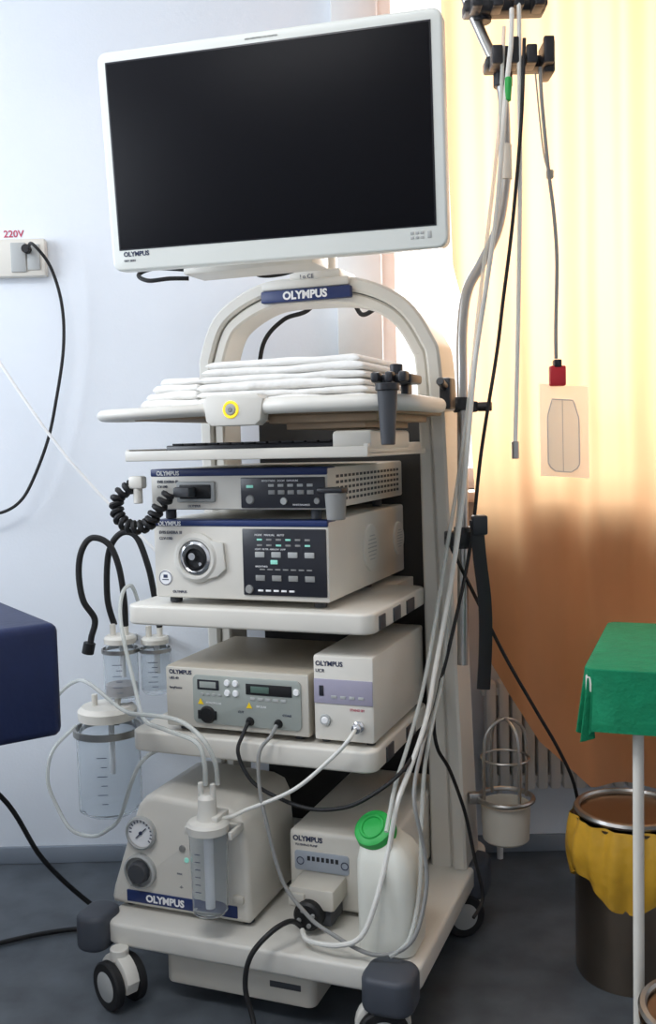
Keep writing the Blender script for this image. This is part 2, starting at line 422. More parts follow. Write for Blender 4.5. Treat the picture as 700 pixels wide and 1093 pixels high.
# name plate
g=G().M('blue').box((-.10,.345,1.548),(.135,.365,1.577),.004)
npl=T.part('name_plate',g,'blue name plate with white lettering')
T.part('lettering',G().M('ink').text('OLYMPUS',.0265,(.018,.3445,1.5535),RU,UP,'CENTER',bold=.0011),parent=npl)
g=G().M('white').box((-.10,.35,1.578),(.13,.50,1.60),.006).box((-.03,.36,1.598),(.105,.48,1.622),.008).cyl((.04,.42,1.62),(.04,.42,1.72),.035)
g.box((-.01,.08,1.68),(.09,.44,1.75),.01)
g.box((-.19,.12,1.592),(.13,.22,1.625),.006).box((0,.13,1.62),(.08,.2,1.70),.004)
ma=T.part('monitor_arm',g)
g=G().M('inkdark').text('! o CE',.014,(.0,.3595,1.603),RU,UP)
T.part('marking',g,parent=ma)
cable('monitor_cable',[(-.20,.15,1.61),(-.27,.13,1.615),(-.30,.11,1.60),(-.27,.10,1.583),(-.22,.11,1.585),(-.18,.13,1.585)],.005,'rubber','black cable looping under the monitor','cable')
cable('monitor_cable',[(-.06,.24,1.63),(-.07,.27,1.605),(-.02,.30,1.607),(.03,.33,1.63),(.05,.34,1.66)],.005,'rubber','black cable looping under the monitor','cable')
cable('arch_cable',[(.0,.53,1.60),(-.05,.53,1.55),(-.12,.53,1.53),(-.18,.53,1.47),(-.20,.53,1.35),(-.2,.53,1.28)],.006,'rubber','black cable hanging inside the arch','cable')
cable('arch_cable',[(.07,.52,1.60),(.10,.52,1.53),(.14,.52,1.54),(.17,.52,1.56)],.006,'rubber','black cable hanging inside the arch','cable')
# ------------------------------------------------------------ soft folded white cloths with sagging edges
def pad(u0,u1,v0,v1,z,h,seed,tilt=0,rot=0):
    g=G().M('pad')
    cu_,cv_=(u0+u1)/2,(v0+v1)/2
    nx=60
    t=bmesh.new();rings=[]
    for i in range(nx+1):
        u=u0+(u1-u0)*i/nx
        e=min(i,nx-i)/nx
        squ=1-.75*math.exp(-e*55)
        s1=.009*noise.noise(Vector((u*8,seed*3.1,.2)));s2=.003*noise.noise(Vector((u*30,seed*1.7,5)))
        hh=h*(1+.30*noise.noise(Vector((u*11,seed*2.3,9))))
        ring_=[]
        prof=[(v0+.010,0),(v0+.003,.12),(v0+.0,.32),(v0+.0,.6),(v0+.003,.82),(v0+.010,.97),(v0+.03,1.0),(cv_,1.0),(v1-.01,1),(v1,.5),(v1-.004,0)]
        for vv,zz in prof:
            ring_.append(t.verts.new((u,vv+s1+s2,z+(zz*hh)*squ+h*(1-squ)*.4)))
        rings.append(ring_)
    for A,B in zip(rings,rings[1:]):
        m_=len(A)
        for k in range(m_): t.faces.new((A[k],A[(k+1)%m_],B[(k+1)%m_],B[k]))
    t.faces.new(rings[0]);t.faces.new(rings[-1][::-1])
    bmesh.ops.recalc_face_normals(t,faces=t.faces)
    R=Matrix.Translation((cu_,cv_,z))@Matrix.Rotation(rot,4,'Z')@Matrix.Rotation(tilt,4,'Y')@Matrix.Translation((-cu_,-cv_,-z))
    t.transform(R);g._add(t)
    solo('folded_cloth',g,'folded white absorbent cloth in a pile on the top tray','cloth',(cu_,cv_,z),group='folded white cloths on the top tray',angle=1.4)
z=1.284
for k,h in enumerate((.016,.014,.017,.015,.016,.015)):
    pad(-.082+random.uniform(-.006,.004)+.003*k,.308+random.uniform(-.006,.004)-.004*k,-.035+random.uniform(-.005,.003)+.002*k,.27,z,h*1.10,k,rot=random.uniform(-.015,.015));z+=h
z=1.284
for k,h in enumerate((.018,.017,.016,.014)):
    pad(-.236+k*.012,-.094-k*.003,.0+k*.005,.20-k*.012,z,h*1.12,k+19,tilt=-.045*k/3,rot=random.uniform(-.05,.05));z+=h
# ------------------------------------------------------------ video processor
th=Thing('video_processor','white video processor with blue top band and dark control panel','video processor',(0,.25,1.058))
g=G().M('cream').box((-.222,0,1.063),(.198,.535,1.152),.005)
g.M('darkgrey')
for uu in (-.19,.16):
    for vv in (.03,.44): g.cyl((uu,vv,1.0415),(uu,vv,1.064),.012)
body=th.part('housing',g)
g=G().M('blue').box((-.221,-.0025,1.136),(.197,.05,1.1525),.003);th.part('top_band',g,'blue band')
g=G().M('panel').box((.0,-.004,1.067),(.193,.001,1.132),.002);cp=th.part('control_panel',g,'dark control panel')
g=G()
for k in range(5):
    g.M('lightgrey').box((.065+k*.022,-.0052,1.112),(.078+k*.022,-.003,1.118),.0008)
    g.M('grey').box((.065+k*.022,-.0052,1.096),(.080+k*.022,-.003,1.105),.0012)
g.M('lightgrey').lathe([(0,.003),(.007,.003),(.008,0)],(.10,-.004,1.082),(0,-1,0),20)
g.M('grey').lathe([(0,.003),(.008,.003),(.010,0)],(.022,-.004,1.085),(0,-1,0),20).lathe([(0,.003),(.006,.003),(.007,0)],(.175,-.004,1.082),(0,-1,0),20)
g.M('led').box((.014,-.0052,1.110),(.030,-.003,1.116),.0008)
th.parts('button',g,parent=cp)
g=G().M('ink').text('BRIGHTNESS   ZOOM   EXPOSURE',.0055,(.05,-.0042,1.123),RU,UP).text('WHITE BALANCE',.005,(.12,-.0042,1.0725),RU,UP)
g.M('ink').text('OLYMPUS',.013,(-.205,-.003,1.139),RU,UP,bold=.0004)
g.M('inkdark').text('EVIS EXERA III',.0085,(-.205,-.0006,1.122),RU,UP).text('CV-190',.008,(-.205,-.0006,1.111),RU,UP).text('OLYMPUS',.007,(-.13,-.0006,1.069),RU,UP)
th.letters(g)
g=G().M('lightgrey').box((-.155,-.006,1.080),(-.062,.001,1.125),.004).M('black').box((-.147,-.008,1.087),(-.070,-.003,1.118),.006).M('darkgrey').box((-.145,-.04,1.092),(-.105,-.006,1.114),.005)
th.part('video_socket',g,'dark rectangular connector socket with plug')
g=G().M('darkgrey')
for i in range(18):
    for j in range(5): g.box((.1975,.05+i*.0255,1.078+j*.0125),(.1988,.066+i*.0255,1.084+j*.0125),0)
th.part('vent',g,'rows of dark vent slots')
g=G().M('grey').cyl((.224,-.025,1.045),(.224,-.025,1.10),.019,.0225).M('dark').box((.19,-.045,1.10),(.245,-.005,1.110),.003).box((.198,-.01,1.07),(.215,.02,1.110),.002)
th.part('holder_cup',g,'grey cup hooked on the front corner')
# coiled cable
def helix(pts,rc,turns,n=12):
    P=cat([Vector(p) for p in pts],14);out=[];m=len(P);nv=Vector((0,0,1))
    N=int(turns*n)
    for i in range(N+1):
        s_=i/N*(m-1);k=min(int(s_),m-2);p=P[k].lerp(P[k+1],s_-k);Tn=(P[k+1]-P[k]).normalized()
        nv=(nv-Tn*Tn.dot(nv)).normalized();b=Tn.cross(nv);an=2*math.pi*turns*i/N
        out.append(p+(nv*math.cos(an)+b*math.sin(an))*rc)
    return out
hp=helix([(-.240,-.05,1.118),(-.272,-.055,1.095),(-.270,-.06,1.055),(-.240,-.06,1.030),(-.20,-.055,1.035),(-.178,-.05,1.065),(-.15,-.045,1.10)],.0105,16)
g=G().M('rubber').tube(hp,.0062,n=2,seg=7)
g.M('cream').box((-.243,-.06,1.112),(-.208,-.035,1.14),.006).cyl((-.226,-.047,1.080),(-.226,-.047,1.115),.010)
solo('coiled_cable',g,'thick black coiled cable with white plug at the video processor','cable',(-.15,-.045,1.10))
# ------------------------------------------------------------ light source
th=Thing('light_source','white endoscopy light source with round lamp socket and dark panel','light source',(0,.27,.853))
g=G().M('cream').box((-.220,0,.868),(.197,.545,1.040),.006)
g.M('darkgrey')
for uu in (-.19,.16):
    for vv in (.04,.34): g.cyl((uu,vv,.8525),(uu,vv,.869),.014)
th.part('housing',g)
g=G().M('blue').box((-.219,-.0025,1.027),(.196,.05,1.0405),.003);th.part('top_band',g,'blue band')
g=G().M('panel').box((.0,-.004,.880),(.192,.001,1.023),.003);cp=th.part('control_panel',g,'dark control panel')
g=G()
for r_,z in enumerate((.998,.986)):
    for k in range(6): g.M('grey' if (k+r_)%3 else 'led').box((.035+k*.022,-.0052,z),(.047+k*.022,-.003,z+.004),.0006)
for k in range(4): g.M('lightgrey').box((.030+k*.038,-.0058,.962),(.052+k*.038,-.003,.974),.0015)
g.M('led').box((.066,-.0062,.948),(.082,-.003,.957),.0008)
for k in range(7): g.M('grey').box((.04+k*.018,-.0052,.935),(.052+k*.018,-.003,.938),.0004)
for k in range(4): g.M('grey').box((.030+k*.038,-.0058,.912),(.052+k*.038,-.003,.924),.0015)
for k in range(5): g.M('ink').box((.035+k*.018,-.0052,.889),(.047+k*.018,-.003,.893),.0004)
g.M('grey').lathe([(0,.004),(.008,.004),(.0095,0)],(.014,-.004,.893),(0,-1,0),20)
th.parts('button',g,parent=cp)
g=G().M('ink').text('OLYMPUS',.013,(-.205,-.003,1.0285),RU,UP,bold=.0004).text('MODE   MANUAL   AUTO',.006,(.03,-.0042,1.008),RU,UP).text('LIGHT  FILTER  AIRFLOW  LAMP',.005,(.03,-.0042,.978),RU,UP).text('BRIGHTNESS',.005,(.03,-.0042,.941),RU,UP)
g.M('inkdark').text('EVIS EXERA III',.0095,(-.205,-.0006,1.010),RU,UP).text('CLV-190',.009,(-.205,-.0006,.997),RU,UP).text('OLYMPUS',.008,(-.175,-.0006,.879),RU,UP)
th.letters(g)
C0=(-.112,0,.958)
g=G().M('white').lathe([(.056,-.002),(.054,.006),(.046,.012),(.040,.012),(.037,.004),(.036,.002)],C0,(0,-1,0),40)
g.M('white').prism([(-.075,.997),(-.045,.992),(-.04,.935),(-.060,.918),(-.085,.912)],-.008,.0,'y',.003)
sk=th.part('lamp_socket',g,'round white socket surround')
g=G().M('chrome').lathe([(.037,.002),(.037,.010),(.031,.013),(.027,.010)],C0,(0,-1,0),40).M('black').lathe([(0,.002),(.028,.003),(.029,.011),(.022,.014),(.020,.006),(0,.005)],C0,(0,-1,0),40)
g.M('chrome').lathe([(0,.014),(.008,.014),(.010,.006)],(-.118,0,.962),(0,-1,0),20).lathe([(0,.010),(.004,.010),(.004,.005)],(-.100,0,.945),(0,-1,0),16)
th.part('socket_ring',g,'chrome ring around a black opening',parent=sk)
g=G().M('ink').lathe([(0,.0012),(.0165,.001),(.017,0)],(-.192,0,.912),(0,-1,0),32).M('inkdark').lathe([(.0145,.0016),(.016,.0016)],(-.192,0,.912),(0,-1,0),32).box((-.200,-.0018,.907),(-.184,-.001,.909),0).box((-.197,-.0018,.912),(-.187,-.001,.919),0)
th.part('round_sticker',g)
for vv in (.27,.49):
    g=G()
    r_=.055 if vv<.4 else .042
    g.M('white').lathe([(r_,-.001),(r_*.97,.004),(r_*.85,.006),(0,.004)],(.197,vv,.957),(1,0,0),40)
    for k in range(-4,5):
        hw=math.sqrt(max(.0,(r_*.8)**2-(k*r_*.165)**2)); g.M('lightgrey').box((.2010,vv-hw,.957+k*r_*.165-.0012),(.2024,vv+hw,.957+k*r_*.165+.0012),0)
    th.part('side_grille',g,'round white side grille')
# ------------------------------------------------------------ electrosurgical unit
th=Thing('electrosurgical_unit','beige electrosurgical unit with grey-green panel on the middle shelf','electrosurgical unit',(-.03,.16,.567))
g=G().M('beige').box((-.200,0,.578),(.145,.34,.716),.006).M('offwhite').box((-.199,-.004,.58),(.144,.004,.713),.003).M('darkgrey')
for uu in (-.17,.11):
    for vv in (.03,.3): g.cyl((uu,vv,.5665),(uu,vv,.58),.012)
th.part('housing',g)
g=G().M('esgpanel').prism(rrect(-.130,.592,.128,.700,.012),-.0075,-.003,'y',.0015);cp=th.part('control_panel',g)
th.part('display',G().M('panel').box((-.118,-.009,.668),(-.065,-.007,.690),.002).M('esgpanel').box((-.112,-.0095,.672),(-.072,-.0085,.686),.001),parent=cp)
th.part('display',G().M('black').box((.0,-.009,.664),(.108,-.007,.688),.002).M('lcd').box((.012,-.0098,.669),(.055,-.0085,.683),.001),parent=cp)
g=G()
for (x_,z_) in ((-.045,.686),(-.025,.686),(-.045,.664),(-.025,.664),(.118,.676)): g.M('ink').lathe([(0,.004),(.006,.004),(.0075,0)],(x_,-.0075,z_),(0,-1,0),18)
g.M('lightgrey')
for k in range(4): g.box((-.11+k*.014,-.009,.655),(-.102+k*.014,-.007,.660),.0005)
for k in range(5): g.box((.01+k*.018,-.009,.652),(.022+k*.018,-.007,.658),.0005)
th.parts('button',g,parent=cp)
g=G()
g.M('black').lathe([(0,.006),(.016,.006),(.020,0)],(-.095,-.0075,.612),(0,-1,0),24,1).box((-.118,-.011,.602),(-.072,-.007,.622),.008)
for x_ in (.008,.075): g.M('black').lathe([(0,.008),(.007,.008),(.010,0)],(x_,-.0075,.605),(0,-1,0),20)
th.parts('outlet',g,'black outlet socket',parent=cp)
g=G().M('yellow')
for x_,z_ in ((-.118,.635),(.0,.634)): g.prism([(x_,z_),(x_+.014,z_),(x_+.007,z_+.013)],-.0085,-.0070,'y',0)
th.parts('warning_mark',g,'yellow triangle mark')
g=G().M('inkdark').text('OLYMPUS',.013,(-.190,-.0046,.6985),RU,UP,bold=.0003).text('UES-40',.008,(-.190,-.0046,.686),RU,UP).text('SurgMaster',.007,(-.190,-.0046,.665),RU,UP).text('CUT',.007,(-.02,-.008,.622),RU,UP).text('COAG',.007,(.085,-.008,.622),RU,UP).M('ink').text('MONOPOLAR',.006,(-.098,-.0078,.637),RU,UP).text('BIPOLAR',.006,(.024,-.0078,.637),RU,UP)
th.letters(g)
# ------------------------------------------------------------ small white unit
th=Thing('insufflation_unit','white box-shaped medical unit with mauve label band','medical unit',(.22,.2,.567))
g=G().M('cream').box((.154,0,.576),(.288,.385,.758),.006).M('darkgrey')
for uu in (.17,.27):
    for vv in (.03,.35): g.cyl((uu,vv,.5665),(uu,vv,.578),.01)
th.part('housing',g)
g=G().M('purple').box((.156,-.002,.656),(.286,.001,.708),.001).M('panel').box((.168,-.0035,.672),(.178,-.001,.694),.001)
for k in range(4): g.M('lightgrey').box((.195+k*.02,-.003,.668),(.207+k*.02,-.001,.674),.0004)
th.part('label_band',g,'mauve-grey band')
g=G().M('lightgrey').lathe([(0,.004),(.011,.004),(.013,0)],(.180,0,.620),(0,-1,0),24).M('ink').lathe([(0,.006),(.006,.006),(.008,.004)],(.180,0,.620),(0,-1,0),20)
th.part('power_button',g)
g=G().M('chrome').lathe([(0,.0),(.012,.0),(.012,.006),(.008,.008),(.008,.016),(.010,.018),(.010,.022),(.005,.024),(.005,.03)],(.255,0,.612),(0,-1,0),20)
th.part('outlet_connector',g,'chrome outlet connector')
g=G().M('inkdark').text('OLYMPUS',.014,(.160,-.0006,.736),RU,UP,bold=.0003).text('UCR',.010,(.160,-.0006,.722),RU,UP)
g.M('inkred').text('STAND BY',.007,(.235,-.0006,.643),RU,UP)
th.letters(g)
# ------------------------------------------------------------ suction pump
th=Thing('suction_pump','white suction pump with round gauges and blue stripe','suction pump',(-.13,.08,.169))
poly=[(-.325,.176),(.014,.176),(.022,.186),(.018,.30),(.010,.390),(-.002,.415),(-.030,.426),(-.205,.437),(-.232,.430),(-.250,.41),(-.285,.32),(-.322,.215),(-.328,.19)]
g=G().M('cream').prism(poly,-.06,.20,'y',.014,3).M('darkgrey')
for uu in (-.29,.0):
    for vv in (-.03,.17): g.cyl((uu,vv,.1685),(uu,vv,.178),.014)
th.part('housing',g,angle=.8)
g=G().M('blue').box((-.285,-.0625,.187),(-.01,-.058,.214),.002);st=th.part('stripe',g,'blue stripe')
g=G().M('ink').text('OLYMPUS',.022,(-.235,-.063,.1932),RU,UP,bold=.0008)
g.M('inkdark').text('KV-5',.012,(-.275,-.0605,.222),RU,UP).text('MAX',.006,(-.155,-.0605,.265),RU,UP).text('-0-',.008,(-.150,-.0605,.235),RU,UP)
th.letters(g)
def gauge(u,z,r,needle):
    g=G().M('lightgrey').lathe([(r,0),(r,.010),(r*.88,.013),(r*.85,.008)],(u,-.06,z),(0,-1,0),40).M('ink' if needle else 'grey').lathe([(0,.006),(r*.86,.006)],(u,-.06,z),(0,-1,0),40)
    if needle:
        g.M('inkdark')
        for k in range(13):
            an=math.radians(-40+k*220/12);c_=Vector((u+math.cos(an)*r*.72,-.0665,z+math.sin(an)*r*.72))
            g.box(c_-Vector((.0012,.0004,.003)),c_+Vector((.0012,.0004,.003)),0,rot=Matrix.Rotation(an-math.pi/2,3,'Y').inverted())
        g.tube([(u-.012,-.068,z-.012),(u+.014,-.068,z+.012)],.0012,smooth=False,seg=6).lathe([(0,.009),(.004,.009),(.004,.006)],(u,-.06,z),(0,-1,0),16)
    else:
        g.M('darkgrey').lathe([(0,.022),(r*.55,.022),(r*.62,.018),(r*.66,.006)],(u,-.06,z),(0,-1,0),12)
    return g
th.part('gauge',gauge(-.240,.350,.037,True),'round vacuum gauge with white dial')
th.part('regulator_knob',gauge(-.246,.262,.039,False),'round dark regulator knob')
th.part('indicator',G().M('led').lathe([(0,.002),(.005,.002),(.006,0)],(-.13,-.06,.30),(0,-1,0),16))
th.part('switch',G().M('grey').lathe([(0,.003),(.007,.003),(.008,0)],(-.14,-.06,.325),(0,-1,0),16))
th.part('switch',G().M('offwhite').box((-.018,-.070,.222),(.008,-.06,.240),.003))
# canister
th=Thing('suction_canister','clear suction canister with white lid hung on the pump','canister',(-.045,-.115,.22))
cc=(-.045,-.115,0)
g=G().M('clear').lathe([(0,.222),(.032,.222),(.037,.228),(.041,.40),(.039,.40),(.035,.23),(0,.226)],cc,seg=40)
th.part('jar',g,'clear graduated jar')
g=G().M('ink').lathe([(0,.232),(.010,.232),(.010,.39),(0,.39)],cc,seg=28).M('inkdark')
for k in range(8): g.box((-.055,-.1585,.25+k*.016),(-.043,-.157,.2512+k*.016),0)
th.part('inner_float',g)
g=G().M('white').lathe([(.030,.398),(.044,.398),(.045,.414),(.040,.420),(.024,.424),(.020,.44),(.019,.468),(.012,.476),(0,.476)],cc,seg=32)
g.box((-.062,-.13,.422),(-.015,-.075,.434),.003)
for dx in (-.014,.014): g.cyl((-.045+dx,-.115,.43),(-.045+dx,-.115,.50),.006)
th.part('lid',g,'white lid with hose ports')
g=G().M('white').box((-.10,-.075,.385),(.012,-.0605,.402),.003).box((-.10,-.12,.385),(-.092,-.07,.402),.002).box((.004,-.12,.385),(.012,-.07,.402),.002)
th.part('bracket',g)
# ------------------------------------------------------------ flushing pump
th=Thing('flushing_pump','off-white flushing pump with blue-grey label and front roller head','flushing pump',(.15,.2,.169))
g=G().M('cream').box((.064,.055,.178),(.298,.50,.350),.010,3).M('darkgrey')
for uu in (.09,.27):
    for vv in (.08,.45): g.cyl((uu,vv,.1685),(uu,vv,.18),.012)
th.part('housing',g)
g=G().M('labelblue').prism(rrect(.078,.262,.205,.305,.006),.0525,.056,'y',.0005).M('panel')
for k in range(7): g.box((.108+k*.011,.0515,.285),(.115+k*.011,.053,.295),.0005)
g.M('inkdark').lathe([(.007,.002),(.009,.002)],(.092,.053,.283),(0,-1,0),20).lathe([(.007,.002),(.009,.002)],(.196,.053,.283),(0,-1,0),20)
th.part('control_label',g,'blue-grey control label')
g=G().M('inkdark').text('OLYMPUS',.016,(.074,.0544,.327),RU,UP,bold=.0005).text('FLUSHING PUMP',.007,(.08,.0544,.316),RU,UP)
th.letters(g)
g=G().M('offwhite').box((.095,-.03,.215),(.200,.057,.262),.008).M('darkgrey').box((.105,-.02,.178),(.19,.055,.218),.006).M('offwhite').box((.097,-.035,.222),(.135,-.028,.25),.004)
g.M('black').lathe([(0,.035),(.026,.035),(.031,.03),(.033,.0)],(.145,-.015,.208),(0,-1,0),24)
for k in range(4):
    an=k*math.pi/2+.4;g.M('grey').cyl((.145+.017*math.cos(an),-.05,.208+.017*math.sin(an)),(.145+.017*math.cos(an),-.056,.208+.017*math.sin(an)),.005)
th.part('roller_head',g,'roller pump head with dark rotor')
# ------------------------------------------------------------ water bottle
th=Thing('water_bottle','translucent white plastic jug with round green screw cap','bottle',(.325,-.03,.169))
BV=-.018
def jug(g):
    t=bmesh.new();rings=[]
    prof=[(.169,.0,.90),(.172,.0,1.0),(.20,0,1.03),(.31,-.002,1.02),(.355,-.004,.98),(.382,-.010,.80),(.398,-.018,.60),(.406,-.020,.50),(.414,-.022,.48)]
    for z,dx,sc in prof:
        pts=rrect(.325+dx-.058*sc,BV-.062*sc,.325+dx+.058*sc,BV+.062*sc,.028*sc,5)
        rings.append([t.verts.new((p[0],p[1],z)) for p in pts])
    for A,B in zip(rings,rings[1:]):
        n_=len(A)
        for k in range(n_): t.faces.new((A[k],A[(k+1)%n_],B[(k+1)%n_],B[k]))
    t.faces.new(rings[0][::-1]);t.faces.new(rings[-1])
    bmesh.ops.recalc_face_normals(t,faces=t.faces);g._add(t)
g=G().M('bottle');jug(g)
th.part('body',g)
ax=Vector((-.16,-.62,.76));c0=Vector((.299,BV-.010,.398))
g=G().M('green').lathe([(0,.030),(.032,.030),(.040,.026),(.043,.0),(.039,-.006),(0,-.006)],c0,ax,36)
g.M('green').lathe([(.020,.030),(.022,.033),(.026,.033),(.028,.030)],c0,ax,32)
th.part('cap',g,'round green screw cap')
# ------------------------------------------------------------ cables on the front
cable('white_gas_hose',[(.255,-.025,.612),(.252,-.06,.60),(.22,-.055,.565),(.135,-.07,.49),(.026,-.08,.437),(-.0,-.09,.425),(-.02,-.108,.424)],.0042,'whitetube','white hose from the medical unit down to the suction canister','hose')
cable('black_instrument_cable',[(.008,-.018,.605),(.004,-.035,.585),(0,-.055,.554),(.02,-.06,.51),(.059,-.06,.477),(.155,-.06,.449),(.24,-.055,.458),(.30,-.04,.489),(.345,0,.525),(.36,.1,.56),(.352,.25,.60),(.345,.33,.64)],.0042,'rubber','black cable from the electrosurgical unit looping below the shelf','cable')
cable('grey_instrument_cable',[(.075,-.018,.605),(.068,-.035,.585),(.05,-.055,.555),(.055,-.07,.49),(.073,-.08,.418),(.108,-.085,.30),(.16,-.09,.24),(.21,-.10,.215),(.313,-.115,.190),(.385,-.095,.215),(.408,-.06,.30),(.405,-.05,.38),(.385,-.05,.493),(.375,.05,.56),(.362,.2,.60),(.352,.33,.65)],.0042,'grey','long grey cable looping from the shelf over the base deck','cable')
cable('power_cable',[(.135,-.055,.19),(.13,-.10,.222),(.105,-.145,.215),(.074,-.175,.175),(.063,-.18,.11),(.09,-.2,.04),(.12,-.30,.008),(.14,-.45,.007)],.0055,'rubber','black power cable running over the deck edge to the floor','cable')
# hoses beside the trolley (world)
cable('suction_hose',[(-.493,2.5,.811),(-.50,2.46,.855),(-.515,2.42,.84),(-.512,2.38,.77),(-.469,2.3,.641),(-.42,2.15,.60),(-.357,2.06,.60),(-.285,2.0,.59),(-.268,1.99,.55),(-.268,1.996,.50)],.005,'tube','clear suction hose arching from the wall jars to the canister','hose',WORLD,group='clear suction hoses')
cable('suction_hose',[(-.76,2.6,.50),(-.732,2.58,.547),(-.68,2.55,.59),(-.629,2.5,.60),(-.538,2.45,.545),(-.47,2.3,.57),(-.44,2.12,.62),(-.33,2.03,.63),(-.27,1.99,.60),(-.246,1.99,.55),(-.243,2.0,.50)],.005,'tube','clear suction hose running from the large jar to the canister','hose',WORLD,group='clear suction hoses')
cable('suction_hose',[(-.69,2.6,.46),(-.741,2.55,.41),(-.75,2.52,.34),(-.723,2.5,.277),(-.68,2.47,.225),(-.621,2.45,.215),(-.57,2.4,.25),(-.526,2.35,.302),(-.46,2.27,.454),(-.40,2.32,.48),(-.30,2.38,.45)],.005,'tube','clear hose hanging down from the large jar to the pump','hose',WORLD,group='clear suction hoses')
cable('floor_cable',[(-.95,2.2,.55),(-.80,2.3,.38),(-.72,2.35,.2),(-.62,2.4,.06),(-.50,2.35,.012),(-.42,2.3,.01)],.006,'rubber','black cable hanging down to the floor beside the trolley','cable',WORLD)
cable('floor_cable',[(-.95,2.25,.008),(-.75,2.35,.008),(-.62,2.38,.008),(-.55,2.36,.008),(-.42,2.42,.008)],.006,'rubber','black cable lying on the floor beside the trolley','cable',WORLD)
# ------------------------------------------------------------ suction jars
def jar(x,y,z0,z1,r,label,fl):
    th=Thing('suction_jar',label,'jar',(x,y,z0),WORLD)
    c_=(x,y,0);H=z1-z0
    th.part('glass_body',G().M('clear').lathe([(0,z0),(r*.8,z0),(r,z0+.012),(r,z0+H*.72),(r*.8,z0+H*.84),(r*.8,z0+H*.9),(r*.75,z0+H*.9),(r*.76,z0+H*.83),(r*.95,z0+H*.71),(r*.95,z0+.014),(0,z0+.006)],c_,seg=36))
    if fl: th.part('fluid',G().M('fluid').lathe([(0,z0+.007),(r*.93,z0+.016),(r*.93,z0+H*fl),(0,z0+H*fl)],c_,seg=32))
    g=G().M('inkdark')
    for k in range(6): g.box((x-.004-.010*(k%2),y-r*1.012,z0+H*(.16+.085*k)),(x+.012,y-r*.99,z0+H*(.16+.085*k)+.0015),0)
    th.part('scale_marks',g)
    th.part('inner_tube',G().M('ink').cyl((x+r*.1,y,z0+H*.35),(x+r*.1,y,z0+H*.88),.008))
    g=G().M('cream').lathe([(0,z0+H*.88),(r*.92,z0+H*.88),(r*.94,z0+H*.96),(r*.8,z1),(0,z1)],c_,seg=32)
    g.cyl((x-r*.4,y,z1-.005),(x-r*.4,y,z1+.03),.008).cyl((x+r*.35,y,z1-.005),(x+r*.35,y,z1+.03),.008)
    th.part('lid',g)
    g=G().M('steel').lathe([(r*1.02,z0+H*.74),(r*1.10,z0+H*.74),(r*1.10,z0+H*.80),(r*1.02,z0+H*.80),(r*1.02,z0+H*.74)],c_,seg=36).box((x-.012,y+r,z0+H*.72),(x+.012,WY-.001,z0+H*.82),.002)
    th.part('wall_bracket',g,'steel ring bracket')
jar(-.568,2.62,.523,.70,.046,'small glass suction jar with reddish contents in a wall bracket',.25)
jar(-.478,2.64,.535,.69,.040,'small glass suction jar half hidden behind the trolley',0)
jar(-.605,2.60,.225,.515,.084,'large clear suction jar with lid and steel ring',0)
cable('black_hose',[(-.645,2.60,.672),(-.64,2.60,.70),(-.629,2.60,.748),(-.655,2.59,.80),(-.664,2.59,.87),(-.655,2.59,.93),(-.627,2.59,.966),(-.583,2.59,.95),(-.558,2.59,.89),(-.549,2.60,.80),(-.552,2.62,.725)],.0085,'rubber','thick black rubber hose looping above the jars','hose',WORLD,group='black hoses above the jars',extra=lambda g:g.M('black').cyl((-.652,2.60,.655),(-.645,2.60,.685),.016))
cable('black_hose',[(-.585,2.635,.725),(-.60,2.63,.80),(-.59,2.62,.92),(-.557,2.62,.973),(-.515,2.62,.965),(-.486,2.62,.886),(-.473,2.63,.80),(-.464,2.64,.715)],.0085,'rubber','thick black rubber hose looping above the jars','hose',WORLD,group='black hoses above the jars')
# ------------------------------------------------------------ bed
ang=math.atan2(.233,.34)
BED=Matrix.Translation((-.557,2.0,0))@Matrix.Rotation(ang,4,'Z')
th=Thing('examination_bed','examination bed with dark blue padded cover','bed',(-.6,.2,0),BED)
g=G().M('bedblue').prism(rrect(-1.5,0,0,.46,.02),.61,.846,'z',.018,3)
th.part('mattress',g)
th.part('bed_frame',G().M('lightgrey').box((-1.45,.04,.56),(-.22,.42,.61),.005))
for x_ in (-1.4,-.36):
    for y_ in (.06,.36): th.part('leg',G().M('lightgrey').box((x_,y_,0),(x_+.04,y_+.04,.57),.004))
# ------------------------------------------------------------ infusion pole
th=Thing('infusion_pole','bent grey metal infusion pole with black hanger claws','pole',(.304,2.30,.68),WORLD)
g=G().M('steel').tube([(.325,2.33,2.30),(.3445,2.33,2.214),(.380,2.33,2.129),(.415,2.33,2.05),(.428,2.33,1.98),(.431,2.33,1.88),(.4305,2.33,1.80),(.411,2.33,1.69),(.372,2.33,1.61),(.339,2.33,1.55),(.325,2.33,1.46),(.320,2.31,1.30),(.312,2.275,1.0),(.304,2.255,.68)],.0125,seg=14)
th.part('pole',g)
th.part('sleeve',G().M('cream').cyl((.4307,2.33,1.80),(.430,2.33,1.88),.0155))
th.part('clamp',G().M('dark').cyl((.318,2.31,1.27),(.318,2.31,1.30),.022).box((.30,2.295,1.265),(.355,2.33,1.29),.004).cyl((.355,2.30,1.277),(.385,2.29,1.277),.011),'black screw clamp')
th.part('clamp',G().M('dark').cyl((.311,2.275,.95),(.311,2.275,1.0),.020).box((.27,2.255,.955),(.34,2.295,.99),.005),'black screw clamp')
